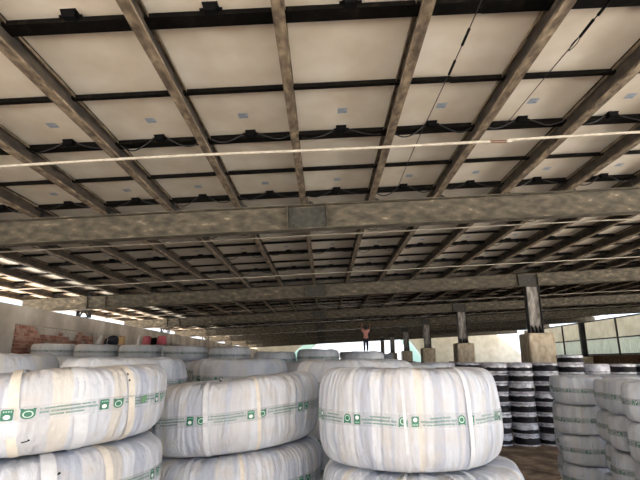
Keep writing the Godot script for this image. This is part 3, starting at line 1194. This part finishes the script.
# ------------------------------------------------------------------ smaller white coils at the right
func build_small_white_coils() -> void:
	var shapes := []
	for v in 4:
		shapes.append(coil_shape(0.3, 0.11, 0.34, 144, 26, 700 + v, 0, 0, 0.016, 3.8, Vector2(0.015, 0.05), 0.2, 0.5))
	var st := [
		[3.5, 7.1, "farthest left"], [3.26, 6.46, "second"], [3.46, 5.82, "third"], [3.2, 5.18, "fourth"], [3.02, 4.52, "nearest"],
		[4.0, 6.5, "first behind"], [3.9, 5.1, "second behind"], [3.72, 4.4, "third behind"], [4.13, 7.15, "fourth behind"],
	]
	for i in st.size():
		var total: float = EYE - 0.17 - (0.02 if i == 2 else 0.0)
		for lv in 5:
			var c: Dictionary = shapes[(i + lv) % 4]
			var o := coil(c, Vector3(st[i][0] + rng.randf_range(-0.025, 0.025), total / 5.0 * lv, -st[i][1] + rng.randf_range(-0.02, 0.02)), "small white wrapped coil at right, %s stack, %s" % [st[i][2], "top" if lv == 4 else ORD[lv] + " up from floor"], "small white coils at the right", (rng.randi() % 4) * PI / 2, 1 if rng.randf() < 0.5 else -1)
			o.scale.y = total / 5.0 / 0.34

# ------------------------------------------------------------------ pipe, rods, cables
func build_rods_and_cables() -> void:
	# white pipe under the first bay
	var d := 4.9
	var o := thing("white_conduit", P(0, 2.3, d), "thin white pipe strung under the purlins across the nearest bay", "pipe")
	var st := mb()
	var pts := []
	var xj := 1.93
	for i in 41:
		var x := lerpf(-9.4, xj - 0.1, i / 40.0)
		pts.append(Vector3(x, SLOPE * x - 0.015 * sin(x * 1.1 + 0.4) - 0.02, 0.01 * sin(x * 0.9)))
	tube(st, pts, 0.017, 8)
	part(done(st), "pipe", M.white_pipe, o)
	st = mb()
	pts = []
	for i in 41:
		var x := lerpf(xj + 0.1, 20.0, i / 40.0)
		pts.append(Vector3(x, SLOPE * x - 0.015 * sin(x * 1.1 + 0.4) - 0.02, 0.01 * sin(x * 0.9)))
	tube(st, pts, 0.017, 8)
	part(done(st), "pipe", M.white_pipe, o)
	st = mb()
	for s in [-1.0, 1.0]:
		tube(st, [Vector3(xj + s * 0.09, SLOPE * xj - 0.035 + s * 0.004, 0), Vector3(xj + s * 0.16, SLOPE * xj - 0.032 + s * 0.008, 0)], 0.022, 8)
	part(done(st), "coupler_sleeve", M.white_pipe, o)
	st = mb()
	for s in [-1.0, 1.0]:
		tube(st, [Vector3(xj - 0.1, SLOPE * xj - 0.035 + s * 0.012, 0), Vector3(xj + 0.1, SLOPE * xj - 0.033 + s * 0.012, 0)], 0.006, 6)
	part(done(st), "turnbuckle", mat(Color("6a4634"), 0.7), o)
	# tie rods of the bays behind
	for k in 9:
		var dd := 8.75 + 4.05 * k
		var r := thing("tie_rod", P(0, 2.33, dd), "thin steel tie rod under the purlins, %s behind the nearest girder" % ORD[k], "rod", "tie rods under the roof")
		st = mb()
		pts = []
		for i in 25:
			var x := lerpf(-9.4, 21.6, i / 24.0)
			pts.append(Vector3(x, SLOPE * x - 0.012 * absf(sin(x * 0.8)), 0))
		tube(st, pts, 0.013 if k < 3 else 0.012, 6)
		part(done(st), "rod", M.rod, r)
		for e in [-9.4, 21.6]:
			st = mb()
			tube(st, [Vector3(e - 0.05, SLOPE * e, 0), Vector3(e + 0.05, SLOPE * e, 0)], 0.024, 6)
			part(done(st), "nut", M.dark_steel, r)
	# cables with plug connectors hanging under the panels
	var list := [[1.13, 1.5, 7.1, [3.35, 3.75], "black panel cable hanging straight down the middle of the roof view"], [2.1, 1.5, 5.03, [3.05, 3.3], "black panel cable with plug connector at the upper right"]]
	for q in list:
		var c := thing("panel_cable", P(q[0], roof_up(q[0]) + 0.02, q[1]), q[4], "cable")
		st = mb()
		pts = []
		for i in 21:
			var t := i / 20.0
			pts.append(Vector3(0.02 * sin(t * 7.0), 0.12 - 0.1 * sin(PI * clampf(t * 1.0, 0, 1)), -(q[2] - q[1]) * t))
		tube(st, pts, 0.0045, 5)
		part(done(st), "cable", M.wire, c)
		for dd in q[3]:
			var t: float = (dd - q[1]) / (q[2] - q[1])
			var at := Vector3(0.02 * sin(t * 7.0), 0.12 - 0.1 * sin(PI * t), -(dd - q[1]))
			st = mb()
			tube(st, [at + Vector3(0, 0, 0.1), at + Vector3(0, 0, 0.05), at + Vector3(0, 0, -0.05), at + Vector3(0, 0, -0.1)], 0.012, 8)
			part(done(st), "plug_connector", M.black, c)
		if q[0] > 2.0:
			st = mb()
			for s in [-1.0, 1.0]:
				var loop := []
				for i in 7:
					var a := PI * i / 6.0
					loop.append(Vector3(s * 0.018 * sin(a), 0.03, -1.9 - 0.2 * i / 6.0))
				tube(st, loop, 0.004, 5)
			part(done(st), "wire_loop", M.wire, c)

# ------------------------------------------------------------------ small things on the distant stacks
func build_small_things() -> void:
	# dark bundle, white sack and carton on the seventh row
	var top := EYE + 0.474
	var b := thing("cloth_bundle", Vector3(-6.1, top, -14.0), "dark navy cloth bundle lying on distant coils beside the brick patch", "bundle")
	var st := mb()
	nets([[Vector3(-0.09, 0.1, 0), Vector3(0.1, 0.12, 0), 0.1, 0.12], [Vector3(0, 0.17, 0), Vector3(0.06, 0.16, 0), 0.09, 0.1], [Vector3(-0.14, 0.05, 0), Vector3(-0.1, 0.06, 0), 0.05, 0.06], [Vector3(0.13, 0.06, 0), Vector3(0.14, 0.05, 0.03), 0.06, 0.05]], 0.02, 0.06, st)
	part(done(st), "cloth", M.navy, b)
	st = mb()
	tube(st, [Vector3(-0.07, 0.02, 0.115), Vector3(-0.06, 0.14, 0.115), Vector3(-0.02, 0.25, 0.05), Vector3(0, 0.27, 0)], 0.006, 5)
	part(done(st), "tie", M.white_cloth, b)
	var s := thing("white_sack", Vector3(-6.44, top, -13.95), "small white sack leaning at the left of the dark bundle", "sack")
	st = mb()
	nets([[Vector3(-0.02, 0.05, 0), Vector3(0.05, 0.2, 0), 0.055, 0.04], [Vector3(-0.05, 0.04, 0), Vector3(0.03, 0.04, 0), 0.04, 0.045], [Vector3(0.05, 0.2, 0), Vector3(0.07, 0.25, 0), 0.025, 0.03]], 0.015, 0.04, st)
	part(done(st), "sack_body", M.white_cloth, s)
	st = mb()
	tube(st, [Vector3(0.018, 0.215, 0.03), Vector3(0.09, 0.2, 0.03), Vector3(0.09, 0.2, -0.03), Vector3(0.018, 0.215, -0.03), Vector3(0.018, 0.215, 0.03)], 0.006, 5)
	part(done(st), "neck_tie", M.carton, s)
	var c := thing("carton", Vector3(-5.77, top, -13.95), "small tan carton at the right of the dark bundle", "box")
	st = mb()
	bevel_box(st, Vector3(0, 0.11, 0), Vector3(0.13, 0.22, 0.16), 0.006)
	part(done(st), "carton_body", M.carton, c)
	for e in [-1.0, 1.0]:
		st = mb()
		box(st, Vector3(e * 0.055, 0.235, 0), Vector3(0.006, 0.05, 0.15), Basis(Vector3(0, 0, 1), -e * 0.5))
		part(done(st), "flap", M.carton, c)
	# two red tubs with a dark crate between, and a white canister
	for i in 2:
		var t := thing("red_tub", Vector3([-5.03, -4.61][i], top, -13.9), "upturned red plastic tub on distant coils, " + ["left" , "right"][i] + " of the dark crate", "tub", "red tubs")
		st = mb()
		lathe(st, [Vector2(0.0, 0.002), Vector2(0.13, 0.002), Vector2(0.145, 0.01), Vector2(0.14, 0.03), Vector2(0.125, 0.2), Vector2(0.105, 0.235), Vector2(0.0, 0.24)], 24)
		part(done(st), "tub_body", M.red, t)
		st = mb()
		lathe(st, [Vector2(0.142, 0.012), Vector2(0.152, 0.018), Vector2(0.152, 0.03), Vector2(0.138, 0.034)], 24)
		part(done(st), "rim", M.red, t)
	var k := thing("dark_crate", Vector3(-4.82, top, -13.85), "dark open crate between the two red tubs", "crate")
	st = mb()
	for e in [[Vector3(0, 0.006, 0), Vector3(0.1, 0.012, 0.2)], [Vector3(-0.045, 0.1, 0), Vector3(0.01, 0.19, 0.2)], [Vector3(0.045, 0.1, 0), Vector3(0.01, 0.19, 0.2)], [Vector3(0, 0.1, -0.095), Vector3(0.1, 0.19, 0.01)]]:
		box(st, e[0], e[1])
	part(done(st), "crate_body", M.black, k)
	for yy in [0.03, 0.09, 0.15]:
		st = mb()
		box(st, Vector3(0, yy, 0.097), Vector3(0.1, 0.03, 0.006))
		part(done(st), "slat", M.black, k)
	var j := thing("white_canister", Vector3(-5.27, top, -13.92), "slim white canister with a narrow neck left of the red tubs", "canister")
	st = mb()
	lathe(st, [Vector2(0, 0), Vector2(0.05, 0.0), Vector2(0.055, 0.01), Vector2(0.055, 0.12), Vector2(0.045, 0.16), Vector2(0.02, 0.19), Vector2(0.02, 0.24), Vector2(0, 0.24)], 18)
	part(done(st), "canister_body", M.white_cloth, j)
	st = mb()
	lathe(st, [Vector2(0, 0.24), Vector2(0.024, 0.24), Vector2(0.024, 0.268), Vector2(0, 0.27)], 14)
	part(done(st), "cap", M.white_cloth, j)
	# brown cartons stacked by the fourth column
	for i in 5:
		var cx: float = [5.2, 5.75, 6.3, 5.35, 5.95][i]
		var cy: float = 0.0 if i < 3 else 0.0
		var q := thing("brown_crate", Vector3(4.75 + i * 0.62, 0, -27.5), "tall brown crate in the line beyond the black coils, %s from the left" % ORD[i], "crate", "brown crates beyond the black coils")
		st = mb()
		var hh := 1.95 - 0.07 * ((i * 3) % 4)
		box(st, Vector3(0, hh * 0.5, 0), Vector3(0.5, hh - 0.02, 0.5))
		part(done(st), "crate_body", M.brown_wall, q)
		for b2 in 6:
			st = mb()
			box(st, Vector3(0, (b2 + 0.5) * hh / 6.0, 0.262), Vector3(0.56, hh / 6.0 - 0.03, 0.02))
			part(done(st), "slat", M.brown_wall, q)

# ------------------------------------------------------------------ worker with raised arms, seen from behind
func build_person() -> void:
	var o := thing("person", P(2.65, 0.655, 31.0), "person in a salmon shirt and dark trousers standing on coils with both arms raised", "person")
	var sc := 0.94
	var B := func(a: Vector3, b: Vector3, r0: float, r1: float) -> Array: return [a * sc, b * sc, r0 * sc, r1 * sc]
	var head := Vector3(0.0, 1.5, -0.02)
	var hipy := 0.86
	# skin: one continuous figure
	var bones := []
	bones.append(B.call(Vector3(0, 0.95, 0), Vector3(0, 1.28, 0.01), 0.115, 0.13))
	bones.append(B.call(Vector3(-0.07, 1.27, 0), Vector3(0.07, 1.27, 0), 0.1, 0.1))
	bones.append(B.call(Vector3(0, 1.34, 0), Vector3(0, 1.45, -0.01), 0.052, 0.05))
	bones.append(B.call(Vector3(0, 1.5, -0.02), Vector3(0, 1.58, 0.0), 0.075, 0.088))
	bones.append(B.call(Vector3(0, 1.475, -0.075), Vector3(0, 1.47, -0.08), 0.04, 0.035))
	bones.append(B.call(Vector3(0, 1.53, -0.11), Vector3(0, 1.515, -0.122), 0.012, 0.015))
	for s in [-1.0, 1.0]:
		bones.append(B.call(Vector3(s * 0.088, 1.53, 0.0), Vector3(s * 0.092, 1.51, 0.0), 0.02, 0.014))
		bones.append(B.call(Vector3(s * 0.09, 0.9, 0), Vector3(s * 0.1, 0.48, -0.01), 0.085, 0.056))
		bones.append(B.call(Vector3(s * 0.1, 0.48, -0.01), Vector3(s * 0.1, 0.09, 0.01), 0.055, 0.036))
		bones.append(B.call(Vector3(s * 0.1, 0.045, 0.035), Vector3(s * 0.11, 0.035, -0.15), 0.036, 0.03))
		# arm: shoulder, elbow, wrist
		var sh := Vector3(s * 0.17, 1.3, 0)
		var el := Vector3(s * 0.27, 1.47, -0.05)
		var wr := Vector3(s * 0.22 - 0.01, 1.7, -0.08)
		if s > 0:
			wr = Vector3(0.3, 1.69, -0.08)
			el = Vector3(0.25, 1.45, -0.05)
		bones.append(B.call(sh, el, 0.05, 0.042))
		bones.append(B.call(el, wr, 0.042, 0.028))
	var st := mb()
	nets(bones, 0.018, 0.05, st)
	for s in [-1.0, 1.0]:
		var wr := Vector3(s * 0.22 - 0.01, 1.7, -0.08)
		if s > 0:
			wr = Vector3(0.3, 1.69, -0.08)
		var up := Vector3(0.0, 1.0, -0.12).normalized()
		var side := Vector3(s, 0, 0)
		var hb := [B.call(wr - up * 0.02, wr + up * 0.03, 0.027, 0.026)]
		for f in 4:
			var x := (f - 1.5) * 0.02
			var kn: Vector3 = wr + up * 0.085 + side * x
			var l: float = [0.062, 0.078, 0.074, 0.058][f]
			var mid: Vector3 = kn + up * l * 0.5 + Vector3(0, 0, -0.006)
			var tip: Vector3 = mid + up * l * 0.45 + Vector3(0, 0, -0.022)
			hb.append(B.call(wr + up * 0.02 + side * x * 0.7, kn, 0.016, 0.012))
			hb.append(B.call(kn, mid, 0.0105, 0.0095))
			hb.append(B.call(mid, tip, 0.0095, 0.0085))
		var tb: Vector3 = wr + up * 0.03 - side * 0.025
		hb.append(B.call(tb, tb + up * 0.035 - side * 0.03, 0.014, 0.012))
		hb.append(B.call(tb + up * 0.035 - side * 0.03, tb + up * 0.065 - side * 0.035, 0.011, 0.009))
		nets(hb, 0.005, 0.008, st)
	part(done(st), "body", M.skin, o)
	st = mb()
	var sb := [B.call(Vector3(0, 0.9, 0), Vector3(0, 1.27, 0.005), 0.138, 0.148), B.call(Vector3(-0.09, 1.28, 0), Vector3(0.09, 1.28, 0), 0.115, 0.115), B.call(Vector3(-0.05, 0.88, 0), Vector3(0.05, 0.88, 0), 0.125, 0.125)]
	for s in [-1.0, 1.0]:
		sb.append(B.call(Vector3(s * 0.16, 1.3, 0), Vector3(s * 0.225, 1.4, -0.03), 0.07, 0.062))
	nets(sb, 0.02, 0.05, st)
	part(done(st), "shirt", M.shirt, o)
	st = mb()
	var tbn := [B.call(Vector3(-0.05, 0.84, 0), Vector3(0.05, 0.84, 0), 0.122, 0.122)]
	for s in [-1.0, 1.0]:
		tbn.append(B.call(Vector3(s * 0.085, 0.82, 0), Vector3(s * 0.1, 0.46, -0.01), 0.1, 0.075))
		tbn.append(B.call(Vector3(s * 0.1, 0.46, -0.01), Vector3(s * 0.1, 0.1, 0.01), 0.075, 0.062))
	nets(tbn, 0.018, 0.04, st)
	part(done(st), "trousers", M.trousers, o)
	st = mb()
	nets([B.call(Vector3(0, 1.56, 0.012), Vector3(0, 1.6, 0.005), 0.095, 0.088), B.call(Vector3(0, 1.5, 0.04), Vector3(0, 1.55, 0.03), 0.07, 0.08)], 0.014, 0.03, st)
	part(done(st), "hair", M.hair, o)
